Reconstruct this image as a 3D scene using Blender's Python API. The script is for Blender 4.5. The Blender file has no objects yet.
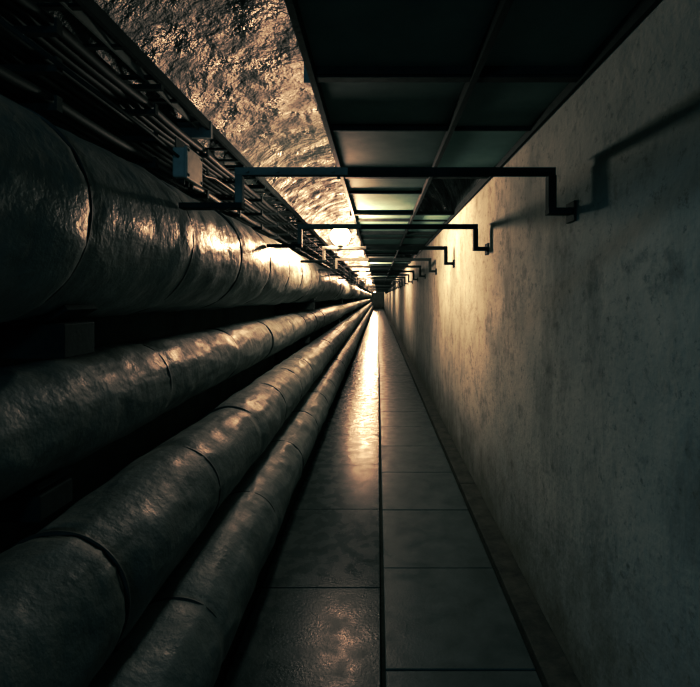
import bpy, bmesh, math, random
from mathutils import Vector, noise
random.seed(4)
S = bpy.context.scene
CAMZ = 1.5
Y0, Y1 = -4.0, 62.0

# ------------------------------------------------------------ materials
def mat(name, col, col2=None, rough=0.6, rough2=None, metal=0.0, nscale=3.0, bumps=(), spec=0.5, stretch=(1,1,1), lo=0.35, hi=0.65):
    m = bpy.data.materials.new(name); m.use_nodes = True
    nt = m.node_tree; N = nt.nodes; L = nt.links
    b = N['Principled BSDF']
    b.inputs['Metallic'].default_value = metal
    b.inputs['Roughness'].default_value = rough
    b.inputs['Specular IOR Level'].default_value = spec
    tc = N.new('ShaderNodeTexCoord'); mp = N.new('ShaderNodeMapping')
    mp.inputs['Scale'].default_value = stretch
    L.new(tc.outputs['Object'], mp.inputs['Vector'])
    col2 = col2 or col
    n = N.new('ShaderNodeTexNoise'); n.inputs['Scale'].default_value = nscale
    n.inputs['Detail'].default_value = 8; n.inputs['Roughness'].default_value = 0.65
    L.new(mp.outputs[0], n.inputs['Vector'])
    r = N.new('ShaderNodeValToRGB'); r.color_ramp.elements[0].position = lo; r.color_ramp.elements[1].position = hi
    r.color_ramp.elements[0].color = (*col, 1); r.color_ramp.elements[1].color = (*col2, 1)
    L.new(n.outputs['Fac'], r.inputs['Fac']); L.new(r.outputs['Color'], b.inputs['Base Color'])
    if rough2 is not None:
        mr = N.new('ShaderNodeMapRange'); mr.inputs['From Min'].default_value = lo; mr.inputs['From Max'].default_value = hi
        mr.inputs['To Min'].default_value = rough; mr.inputs['To Max'].default_value = rough2
        n2 = N.new('ShaderNodeTexNoise'); n2.inputs['Scale'].default_value = nscale*1.7; n2.inputs['Detail'].default_value = 6
        L.new(mp.outputs[0], n2.inputs['Vector'])
        L.new(n2.outputs['Fac'], mr.inputs['Value']); L.new(mr.outputs[0], b.inputs['Roughness'])
    prev = None
    for (kind, sc, dist, st) in bumps:
        if kind == 'noise':
            t = N.new('ShaderNodeTexNoise'); t.inputs['Scale'].default_value = sc; t.inputs['Detail'].default_value = 6
            t.inputs['Roughness'].default_value = 0.6; out = t.outputs['Fac']
        elif kind == 'crease':
            t = N.new('ShaderNodeTexNoise'); t.noise_type = 'RIDGED_MULTIFRACTAL'; t.inputs['Scale'].default_value = sc
            t.inputs['Detail'].default_value = 4; t.inputs['Distortion'].default_value = 0.6; out = t.outputs['Fac']
        else:
            t = N.new('ShaderNodeTexVoronoi'); t.inputs['Scale'].default_value = sc; out = t.outputs['Distance']
        L.new(mp.outputs[0], t.inputs['Vector'])
        bp = N.new('ShaderNodeBump'); bp.inputs['Distance'].default_value = dist; bp.inputs['Strength'].default_value = st
        L.new(out, bp.inputs['Height'])
        if prev: L.new(prev.outputs[0], bp.inputs['Normal'])
        prev = bp
    if prev: L.new(prev.outputs[0], b.inputs['Normal'])
    return m

M_wallR = mat('painted_plaster', (0.31,0.335,0.32), (0.45,0.47,0.44), rough=0.9, nscale=2.0, spec=0.03,
              bumps=(('noise',9,0.008,0.35),('noise',45,0.004,0.6),('voronoi',30,0.002,0.4)))
# grime near the base and damp streaks on wall
def add_grime(m, z0, z1, grime):
    nt = m.node_tree; N = nt.nodes; L = nt.links; b = N['Principled BSDF']
    src = b.inputs['Base Color'].links[0].from_socket
    tc = N.new('ShaderNodeTexCoord'); sp = N.new('ShaderNodeSeparateXYZ'); L.new(tc.outputs['Object'], sp.inputs[0])
    n = N.new('ShaderNodeTexNoise'); n.inputs['Scale'].default_value = 4; n.inputs['Detail'].default_value = 9; n.inputs['Roughness'].default_value=0.7
    L.new(tc.outputs['Object'], n.inputs['Vector'])
    a = N.new('ShaderNodeMath'); a.operation='MULTIPLY_ADD'; a.inputs[1].default_value = -1.6; L.new(n.outputs['Fac'], a.inputs[0]); L.new(sp.outputs['Z'], a.inputs[2])
    ad = N.new('ShaderNodeMath'); ad.operation='ADD'; ad.inputs[1].default_value = 0.8; L.new(a.outputs[0], ad.inputs[0])
    mr = N.new('ShaderNodeMapRange'); mr.inputs['From Min'].default_value=z0; mr.inputs['From Max'].default_value=z1
    mr.inputs['To Min'].default_value=0.85; mr.inputs['To Max'].default_value=0.0
    L.new(ad.outputs[0], mr.inputs['Value'])
    mx = N.new('ShaderNodeMixRGB'); mx.inputs[2].default_value = (*grime,1)
    L.new(mr.outputs[0], mx.inputs[0]); L.new(src, mx.inputs[1])
    cur = mx.outputs[0]
    # blotches (fine) and runs (vertically stretched)
    for (sc, st, f0, f1, amt) in ((7,(1,1,1),0.52,0.66,0.5), (3,(1,1,0.3),0.50,0.70,0.55), (26,(1,1,1),0.56,0.66,0.6)):
        mp = N.new('ShaderNodeMapping'); mp.inputs['Scale'].default_value = st; L.new(tc.outputs['Object'], mp.inputs['Vector'])
        n2 = N.new('ShaderNodeTexNoise'); n2.inputs['Scale'].default_value = sc; n2.inputs['Detail'].default_value = 10; n2.inputs['Roughness'].default_value=0.75
        L.new(mp.outputs[0], n2.inputs['Vector'])
        r2 = N.new('ShaderNodeMapRange'); r2.inputs['From Min'].default_value=f0; r2.inputs['From Max'].default_value=f1; r2.inputs['To Max'].default_value=amt
        L.new(n2.outputs['Fac'], r2.inputs['Value'])
        mx2 = N.new('ShaderNodeMixRGB'); mx2.inputs[2].default_value = (*grime,1)
        L.new(r2.outputs[0], mx2.inputs[0]); L.new(cur, mx2.inputs[1]); cur = mx2.outputs[0]
    L.new(cur, b.inputs['Base Color'])
add_grime(M_wallR, 0.0, 0.65, (0.12,0.11,0.09))
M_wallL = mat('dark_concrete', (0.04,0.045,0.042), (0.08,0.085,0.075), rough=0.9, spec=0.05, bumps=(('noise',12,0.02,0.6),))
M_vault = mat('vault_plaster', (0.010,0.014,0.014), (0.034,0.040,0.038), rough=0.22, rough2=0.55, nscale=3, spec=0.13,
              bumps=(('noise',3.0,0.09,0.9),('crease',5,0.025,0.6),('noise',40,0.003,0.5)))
M_slab = mat('floor_slab', (0.024,0.03,0.03), (0.042,0.050,0.049), rough=0.2, rough2=0.34, nscale=7, spec=0.055,
             bumps=(('noise',80,0.002,0.5),))
M_slab2 = mat('floor_slab_dry', (0.05,0.058,0.057), (0.082,0.092,0.09), rough=0.28, rough2=0.5, nscale=6, spec=0.10,
             bumps=(('noise',90,0.002,0.5),))
M_base = mat('floor_base', (0.02,0.02,0.018), (0.04,0.038,0.033), rough=0.9, spec=0.05, bumps=(('noise',20,0.02,0.6),))
M_kerb = mat('kerb_concrete', (0.04,0.038,0.034), (0.08,0.073,0.062), rough=0.8, spec=0.1, nscale=8, bumps=(('noise',25,0.012,0.7),))
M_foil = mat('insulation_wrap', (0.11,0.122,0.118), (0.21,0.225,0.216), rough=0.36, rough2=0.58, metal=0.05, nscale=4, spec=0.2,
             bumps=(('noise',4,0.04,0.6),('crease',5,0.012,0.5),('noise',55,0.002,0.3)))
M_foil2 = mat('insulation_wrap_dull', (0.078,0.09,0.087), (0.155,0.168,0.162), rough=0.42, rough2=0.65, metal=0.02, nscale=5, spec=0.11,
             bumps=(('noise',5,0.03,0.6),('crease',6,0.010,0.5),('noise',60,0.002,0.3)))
M_band = mat('steel_band', (0.03,0.03,0.03), (0.06,0.06,0.058), rough=0.6, metal=0.1, spec=0.2)
M_steel = mat('black_painted_steel', (0.010,0.012,0.012), (0.022,0.025,0.024), rough=0.75, spec=0.1, nscale=12, bumps=(('noise',40,0.003,0.4),))
M_galv = mat('galvanised_steel', (0.14,0.145,0.14), (0.20,0.205,0.195), rough=0.7, spec=0.2, nscale=15)
M_panA = mat('panel_green', (0.16,0.26,0.245), (0.22,0.34,0.32), rough=0.7, spec=0.08, nscale=3, bumps=(('noise',4,0.01,0.3),))
M_panB = mat('panel_dark', (0.08,0.13,0.125), (0.12,0.18,0.172), rough=0.7, spec=0.08, nscale=3, bumps=(('noise',4,0.01,0.3),))
M_cable = mat('cable_rubber', (0.010,0.011,0.011), (0.025,0.026,0.025), rough=0.6, spec=0.15, nscale=6)
M_box = mat('box_plastic', (0.24,0.25,0.235), (0.34,0.345,0.32), rough=0.7, spec=0.15, nscale=10)

def glow_mat(name, col, strength):
    m = bpy.data.materials.new(name); m.use_nodes = True
    nt = m.node_tree; N = nt.nodes; L = nt.links; N.clear()
    o = N.new('ShaderNodeOutputMaterial'); mx = N.new('ShaderNodeMixShader'); mx.inputs[0].default_value = 0.5
    t = N.new('ShaderNodeBsdfTransparent'); e = N.new('ShaderNodeEmission')
    e.inputs['Color'].default_value = (*col,1); e.inputs['Strength'].default_value = strength
    L.new(t.outputs[0], mx.inputs[1]); L.new(e.outputs[0], mx.inputs[2]); L.new(mx.outputs[0], o.inputs['Surface'])
    return m
M_glow = glow_mat('lamp_glass', (1.0,0.72,0.45), 100)

# ------------------------------------------------------------ mesh builder
class B:
    def __init__(s, name, mats):
        s.name = name; s.bm = bmesh.new(); s.mats = mats
    def box(s, x0,x1,y0,y1,z0,z1, m=0, bev=0.0):
        vs = [s.bm.verts.new(c) for c in ((x0,y0,z0),(x1,y0,z0),(x1,y1,z0),(x0,y1,z0),(x0,y0,z1),(x1,y0,z1),(x1,y1,z1),(x0,y1,z1))]
        fs = []
        for q in ((3,2,1,0),(4,5,6,7),(0,1,5,4),(1,2,6,5),(2,3,7,6),(3,0,4,7)):
            f = s.bm.faces.new([vs[i] for i in q]); f.material_index = m; fs.append(f)
        if bev > 0:
            es = list({e for f in fs for e in f.edges})
            r = bmesh.ops.bevel(s.bm, geom=es, offset=bev, segments=2, profile=0.5, affect='EDGES')
            for f in r['faces']: f.material_index = m
        return vs
    def tube(s, pts, r, seg=12, m=0, cap=True):
        pts = [Vector(p) for p in pts]; rings = []
        rr = r if isinstance(r,(list,tuple)) else [r]*len(pts)
        for i,p in enumerate(pts):
            a = pts[max(0,i-1)]; c = pts[min(len(pts)-1,i+1)]
            d = (c-a).normalized()
            u = d.cross(Vector((0,0,1)))
            if u.length < 0.1: u = d.cross(Vector((1,0,0)))
            u.normalize(); v = u.cross(d)
            rings.append([s.bm.verts.new(p + (u*math.cos(t)+v*math.sin(t))*rr[i]) for t in [2*math.pi*k/seg for k in range(seg)]])
        for a,b in zip(rings, rings[1:]):
            for k in range(seg):
                f = s.bm.faces.new((a[k],a[(k+1)%seg],b[(k+1)%seg],b[k])); f.material_index = m; f.smooth = True
        if cap:
            for q in (rings[0], rings[-1]):
                f = s.bm.faces.new(q); f.material_index = m
    def done(s, recalc=True, parent=None, origin=None):
        if recalc: bmesh.ops.recalc_face_normals(s.bm, faces=s.bm.faces)
        me = bpy.data.meshes.new(s.name); s.bm.to_mesh(me); s.bm.free()
        for m in s.mats: me.materials.append(m)
        o = bpy.data.objects.new(s.name, me); S.collection.objects.link(o)
        if parent: o.parent = parent
        return o
H = lambda h: CAMZ + h

# ------------------------------------------------------------ room shell
XR, XL, ZS, RISE = 0.78, -1.45, H(0.86), 0.74
b = B('wall_right', [M_wallR]); b.box(XR, XR+0.2, Y0, Y1, -0.1, ZS+0.02); b.done()
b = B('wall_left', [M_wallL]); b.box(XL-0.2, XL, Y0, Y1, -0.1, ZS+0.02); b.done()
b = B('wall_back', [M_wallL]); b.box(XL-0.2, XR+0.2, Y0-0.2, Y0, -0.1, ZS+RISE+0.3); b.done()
b = B('wall_end', [M_wallR]); b.box(XL-0.2, XR+0.2, Y1, Y1+0.2, -0.1, ZS+RISE+0.3); b.done()

b = B('ceiling', [M_vault]); bm = b.bm
cx, hw = (XR+XL)/2, (XR-XL)/2
ys = []; y = Y0
while y < Y1: ys.append(y); y += 0.05 if y < 9 else (0.15 if y < 20 else 1.0)
ys.append(Y1)
NS = 56; rows = []
for y in ys:
    row = []
    for k in range(NS+1):
        t = math.pi*k/NS
        x = cx - hw*math.cos(t); z = ZS + RISE*math.sin(t)
        w = min(1, math.sin(t)*3)
        d = (noise.noise(Vector((x*2.5,y*2.5,z*2.5)))*0.028 + noise.noise(Vector((x*8,y*6,z*8)))*0.013)*w
        row.append(bm.verts.new((x*(1)+d*math.cos(t), y, z+d*math.sin(t))))
    rows.append(row)
for a,c in zip(rows, rows[1:]):
    for k in range(NS):
        f = bm.faces.new((a[k],a[k+1],c[k+1],c[k])); f.smooth = True
# outer shell
out = []
for y in (Y0,Y1):
    out.append([bm.verts.new((cx-(hw+0.2)*math.cos(math.pi*k/12), y, ZS+(RISE+0.2)*math.sin(math.pi*k/12))) for k in range(13)])
for k in range(12): bm.faces.new((out[0][k+1],out[0][k],out[1][k],out[1][k+1]))
b.done(recalc=False)

# ------------------------------------------------------------ floor : base, slabs, gutter
b = B('floor', [M_base, M_slab, M_slab2, M_kerb])
b.box(XL, XR, Y0, Y1, -0.1, -0.03, 0)
def slabs(x0,x1,y,L,m,g=0.003):
    while y < Y1-0.1:
        y2 = min(y+L, Y1)
        dz = random.uniform(-0.002,0.002) if y < 20 else 0
        b.box(x0, x1, y+g, y2-g, -0.05, dz, m, bev=0.003 if y < 10 else 0)
        y = y2
slabs(-0.60, 0.010, -3.95+0.25, 0.86, 1)
slabs(0.030, 0.635, -3.91+0.28, 0.68, 2)
b.done()
b = B('trim_kerb', [M_kerb]); 
y = Y0
while y < Y1-0.01:
    y2 = min(y+1.9, Y1); b.box(0.655, XR, y+0.003, y2-0.003, -0.03, 0.012, 0, bev=0.006 if y < 12 else 0); y = y2
b.done()

# ------------------------------------------------------------ pipes
def pipe(px, ph, r, period, phase, mt, seed):
    b = B('insulated_pipe', [mt, M_band]); bm = b.bm
    pz = H(ph); seg = 80
    ys = []; y = Y0+0.02
    while y < Y1-0.05: ys.append(y); y += 0.025 if -0.2 < y < 5 else (0.06 if 5<=y<12 else 0.2)
    ys.append(Y1-0.02)
    prev = None; rnd = random.Random(seed); rad = {}
    for y in ys:
        k = math.floor((y-phase)/period); fr = (y-phase)/period - k
        if k not in rad: rad[k] = rnd.uniform(-0.004,0.004)
        row = []
        for s_ in range(seg):
            t = 2*math.pi*s_/seg
            c, sn = math.cos(t), math.sin(t)
            q = Vector((c*r*3, y*2.2, sn*r*3 + seed*7.3))
            d = noise.noise(q)*0.010 + noise.noise(q*3.1)*0.006
            q2 = Vector((c*r*14, y*3 , sn*r*14 + seed))
            d += max(0, 0.25-abs(noise.noise(q2)))*0.018
            edge = min(fr, 1-fr)*period
            d -= 0.006*math.exp(-(edge/0.03)**2)
            rr = r - 0.006 + rad[k] + d + 0.004*fr
            row.append(bm.verts.new((px+c*rr, y, pz+sn*rr)))
        if prev:
            for s_ in range(seg):
                f = bm.faces.new((prev[s_],prev[(s_+1)%seg],row[(s_+1)%seg],row[s_])); f.smooth = True
        else: bm.faces.new(row)
        prev = row
    bm.faces.new(list(reversed(prev)))
    # bands
    k = math.ceil((Y0+0.1-phase)/period)
    while phase+k*period < 40:
        yc = phase+k*period; w = 0.003; R = r-0.004
        sg = 80; rr_ = []
        tl = rnd.uniform(-0.03,0.03)
        for (dy,rad_) in ((-w,R-0.012),(-w,R),(w,R),(w,R-0.012)):
            rr_.append([bm.verts.new((px+math.cos(2*math.pi*i/sg)*rad_, yc+dy+tl*math.cos(2*math.pi*i/sg), pz+math.sin(2*math.pi*i/sg)*rad_)) for i in range(sg)])
        for a,c in zip(rr_, rr_[1:]):
            for i in range(sg):
                f = bm.faces.new((a[i],a[(i+1)%sg],c[(i+1)%sg],c[i])); f.material_index = 1; f.smooth = True
        k += 1
    return b.done()
P = [(-1.08,0.235,0.31),(-1.09,-0.385,0.185),(-0.87,-0.83,0.20),(-0.715,-1.21,0.18)]
pipe(*P[0], 0.68, 1.22, M_foil, 1)
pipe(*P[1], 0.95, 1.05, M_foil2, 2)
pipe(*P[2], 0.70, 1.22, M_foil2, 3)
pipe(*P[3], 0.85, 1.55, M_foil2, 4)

# pipe support racks
def rack(y):
    b = B('pipe_support_rack', [M_steel])
    w = 0.07
    b.box(XL+0.001, XL+0.05, y-w, y+w, -0.03, H(0.55), 0, 0.004)
    # arm under pipe 1 with saddle
    for (px,ph,r,xe,th) in ((P[0][0],P[0][1],P[0][2],-0.90,0.10),(P[1][0],P[1][1],P[1][2],-0.97,0.075),(P[2][0],P[2][1],P[2][2],-0.86,0.045)):
        zt = H(ph)-r-0.003
        b.box(XL+0.002, xe, y-w, y+w, zt-th, zt, 0, 0.004)
        # saddle hugging the pipe
        n = 10; R1, R2 = r+0.004, r+0.022
        ring = []
        for i in range(n+1):
            t = math.radians(-125 + 70*i/n)
            ring.append([b.bm.verts.new((px+math.cos(t)*R, yy, H(ph)+math.sin(t)*R)) for (R,yy) in ((R1,y-w),(R2,y-w),(R2,y+w),(R1,y+w))])
        for a,c in zip(ring, ring[1:]):
            for i in range(4): b.bm.faces.new((a[i],a[(i+1)%4],c[(i+1)%4],c[i]))
        b.bm.faces.new(ring[0]); b.bm.faces.new(ring[-1])
    # foot block beneath lowest pipe
    px,ph,r = P[3]
    b.box(px-0.10, px+0.08, y-w, y+w, -0.03, H(ph)-r-0.003, 0, 0.004)
    b.done()
for k in range(-1, 12): rack(1.36+5.0*k)

# ------------------------------------------------------------ overhead U frames (wall to pipe)
def frame(y):
    b = B('overhead_support_frame', [M_steel, M_galv])
    z = H(0.50); t = 0.036
    # angle section bar: vertical leg + top flange
    b.box(-0.565, 0.710, y-0.004, y+0.004, z-t/2, z+t/2, 0)
    b.box(-0.565, 0.710, y+0.004, y+0.040, z+t/2-0.006, z+t/2, 0)
    b.box(-0.57, -0.12, y-0.011, y-0.004, z-0.015, z+0.016, 1, 0.002)   # galvanised splice plate
    for xb in (-0.52,-0.40,-0.18): b.tube([(xb,y-0.02,z),(xb,y-0.01,z)], 0.008, 6, 1)
    # right drop and wall foot
    b.box(0.678, 0.710, y-0.015, y+0.025, z-0.15, z-t/2+0.003, 0, 0.003)
    b.box(0.678, XR, y-0.02, y+0.03, z-0.170, z-0.145, 0, 0.003)
    b.box(XR-0.010, XR, y-0.035, y+0.045, z-0.20, z-0.12, 0, 0.003)
    # left drop and foot resting on pipe
    b.box(-0.57, -0.54, y-0.012, y+0.02, z-0.125, z-0.015, 1, 0.003)
    b.box(-0.79, -0.54, y-0.02, y+0.03, z-0.148, z-0.125, 0, 0.003)
    b.done()
for k in range(-2, 30): frame(1.80+1.40*k)

# ------------------------------------------------------------ overhead tray with panels
b = B('overhead_cable_tray', [M_steel, M_panA, M_panB, M_galv])
zt = H(0.84)
xl, xm, xr = -0.245, 0.36, 0.765
for (xa, w) in ((xl,0.022),(xm,0.022),(xr,0.012)):
    b.box(xa-w/2, xa+w/2, Y0+0.01, 45, zt-0.03, zt+0.03, 0)
for k in range(-3, 31):
    y = 1.70+1.40*k
    b.box(xl, xr, y-0.02, y+0.02, zt-0.02, zt+0.012, 0)
    b.box(xl+0.03, xm-0.08, y-0.024, y-0.02, zt-0.012, zt+0.002, 3 if k==0 else 0)
    # hanger strip + rod to the vault
    b.box(xl-0.035, xl-0.011, y-0.003, y+0.003, zt-0.03, zt+0.16, 3 if k<2 else 0)
    b.tube([(xl-0.023,y,zt+0.14),(xl-0.023,y,ZS+RISE-0.0)], 0.006, 8, 0)
    # panels
    for c,(xa,xb) in enumerate(((xl+0.012,xm-0.012),(xm+0.012,xr-0.007))):
        if c == 1 and k in (1, 5, 11): continue
        n = 3; e = [y+0.022, y+0.022+0.50+random.uniform(-.1,.1), y+1.378]
        for a0,a1 in zip(e, e[1:]):
            dz = random.uniform(0.006,0.022)
            b.box(xa, xb, a0+0.004, a1-0.004, zt+dz, zt+dz+0.006, random.choice((1,2,2)))
            b.box(xa, xb, a1-0.006, a1+0.006, zt-0.012, zt+dz, 0)
b.done()

# ------------------------------------------------------------ wall cable rack (left)
b = B('wall_cable_rack', [M_steel, M_galv])
y = -3.4
while y < 45:
    b.box(XL, XL+0.03, y-0.02, y+0.02, H(0.62), H(1.10), 0)
    for hh in (0.70,0.84,0.98):
        b.box(XL+0.03, XL+0.29, y-0.015, y+0.015, H(hh)-0.025, H(hh), 0)
        b.box(XL+0.28, XL+0.29, y-0.015, y+0.015, H(hh), H(hh)+0.03, 0)
    b.box(XL+0.02, XL+0.32, y-0.015, y+0.015, H(1.085), H(1.11), 0)
    y += 0.72
# long rails
b.box(-1.135,-1.115, -3.5, 45, H(1.11), H(1.165), 0)
b.box(-1.20,-1.19, -3.5, 3.0, H(1.11), H(1.15), 1)
b.box(-1.345,-1.33, -3.5, 45, H(1.11), H(1.15), 0)
b.box(-1.35,-1.11, 2.99, 3.02, H(1.06), H(1.17), 1)
yy = -3.3
while yy < 40:
    b.box(-1.335,-1.13, yy-0.012, yy+0.012, H(1.115), H(1.13), 0); yy += 0.28
b.done()

b = B('power_cable_bundle', [M_cable])
rnd = random.Random(9)
for hh in (0.70,0.84,0.98):
    for i in range(5):
        r = rnd.choice((0.016,0.02,0.024)); x0 = XL+0.055+i*0.05
        pts = []; y = -3.6
        while y < 45:
            fr = ((y+3.4)/0.72)%1
            sag = -0.010*math.sin(math.pi*fr)
            pts.append((x0+rnd.uniform(-.003,.003), y, H(hh)+r+sag+0.001)); y += 0.18 if y < 8 else 0.72
        b.tube(pts, r, 10)
b.done()

# ------------------------------------------------------------ junction box
b = B('junction_box', [M_box, M_steel, M_cable])
bx, by, bz = -1.10, 2.62, H(0.755)
b.box(bx-0.05, bx+0.02, by-0.11, by+0.11, bz-0.085, bz+0.085, 0, 0.012)
b.box(bx+0.018, bx+0.036, by-0.115, by+0.115, bz-0.09, bz+0.09, 0, 0.008)
for sy in (-0.095,0.095):
    for sz in (-0.07,0.07):
        b.tube([(bx+0.034,by+sy,bz+sz),(bx+0.041,by+sy,bz+sz)], 0.008, 10, 1)
b.box(bx-0.056, bx-0.05, by-0.06, by+0.06, bz-0.08, bz+0.16, 1)
for i,sy in enumerate((-0.06,0.0,0.06)):
    b.tube([(bx-0.015,by+sy,bz-0.085),(bx-0.015,by+sy,bz-0.115)], 0.015, 10, 1)
b.tube([(bx-0.015,by+0.11,bz+0.03),(bx-0.015,by+0.14,bz+0.03)], 0.016, 10, 1)
b.tube([(bx-0.015,by+0.14,bz+0.03),(bx-0.02,by+0.3,bz+0.03),(bx-0.035,by+0.5,bz+0.07),(bx-0.035,by+1.4,bz+0.08)], 0.009, 8, 2)
b.tube([(bx-0.015,by-0.11,bz+0.03),(bx-0.015,by-0.14,bz+0.03),(bx-0.03,by-0.4,bz+0.06),(bx-0.035,by-1.5,bz+0.08)], 0.009, 8, 2)
b.done()

# ------------------------------------------------------------ lamps
def globe(b, x, y, z, R=0.085, m=1):
    n = 14; prof = [(x,y,z+R-2*R*i/n) for i in range(n+1)]
    rr = [max(0.004, R*math.sqrt(max(0,1-((i/n)*2-1)**2))) for i in range(n+1)]
    b.tube(prof, rr, 24, m)
def bulb(o, x, y, z, power, col, soft=0.05):
    l = bpy.data.lights.new('bulb','POINT'); l.energy = power; l.color = col; l.shadow_soft_size = soft
    lo = bpy.data.objects.new('bulb', l); lo.location = (x,y,z); S.collection.objects.link(lo); lo.parent = o
def bar_lamp(yb, power, col):
    """globe lamp standing on top of an overhead frame bar"""
    b = B('globe_lamp', [M_steel, M_glow])
    x, y, z = -0.385, yb+0.02, H(0.625)
    b.tube([(x,y,H(0.518)),(x,y,H(0.526)),(x,y,H(0.540))], [0.04,0.04,0.032], 20, 0)  # base
    globe(b, x, y, z, 0.098)
    o = b.done(); bulb(o, x, y, z, power, col, 0.09)
def fill_lamp(x, h, y, power, col, soft):  # added fill light, modelled as a hanging globe lamp
    b = B('added_fill_lamp', [M_steel, M_glow_fill])
    z = H(h); top = ZS+RISE*math.sqrt(1-((x-cx)/hw)**2)
    b.tube([(x,y,z+0.10),(x,y,top)], 0.009, 10, 0)
    b.tube([(x,y,top-0.03),(x,y,top-0.012),(x,y,top+0.01)], [0.035,0.05,0.05], 16, 0)
    b.tube([(x,y,z+0.13),(x,y,z+0.12),(x,y,z+0.085),(x,y,z+0.075)], [0.018,0.045,0.055,0.06], 20, 0)
    globe(b, x, y, z, 0.08)
    o = b.done(); bulb(o, x, y, z, power, col, soft)
WARM = (1.0,0.71,0.48)
for i in range(8):
    bar_lamp(4.6+7.0*i, 460, WARM)
M_glow_fill = glow_mat('fill_lamp_glow', (0.65,0.95,0.95), 4)  # glow for the added fill lamps only
fill_lamp(-0.92, 1.16, -1.7, 100, (0.60,0.95,0.96), 0.07)  # added cool fill behind the camera, for the near wall and pipes
fill_lamp(-0.30, 0.55, -3.2, 170, (0.52,0.95,0.98), 0.07)  # second added fill, unseen, brightens the tray panels from below

# ------------------------------------------------------------ world / camera
w = bpy.data.worlds.new('World'); S.world = w; w.use_nodes = True
w.node_tree.nodes['Background'].inputs[0].default_value = (0.05,0.12,0.13,1)
w.node_tree.nodes['Background'].inputs[1].default_value = 0.1
cam = bpy.data.cameras.new('camera'); co = bpy.data.objects.new('camera', cam); S.collection.objects.link(co)
co.location = (0,0,CAMZ); co.rotation_euler = (math.pi/2,0,0)
cam.sensor_width = 36; cam.lens = 450/700*36
cam.shift_x = -28/700; cam.shift_y = -46.5/700
cam.clip_start = 0.02; cam.clip_end = 200
S.camera = co
vs = S.view_settings
vs.view_transform = 'Standard'; vs.look = 'None'; vs.exposure = 0.0
vs.use_curve_mapping = True
cm = vs.curve_mapping; cm.use_clip = False
for ci, pts in ((0, ((0.03,0.0055),(0.08,0.021),(0.2,0.095),(0.45,0.47))),
                (1, ((0.025,0.008),(0.068,0.026),(0.18,0.095),(0.4,0.365))),
                (2, ((0.02,0.008),(0.05,0.024),(0.12,0.066),(0.3,0.225)))):
    for p in pts: cm.curves[ci].points.new(*p)
cm.update()
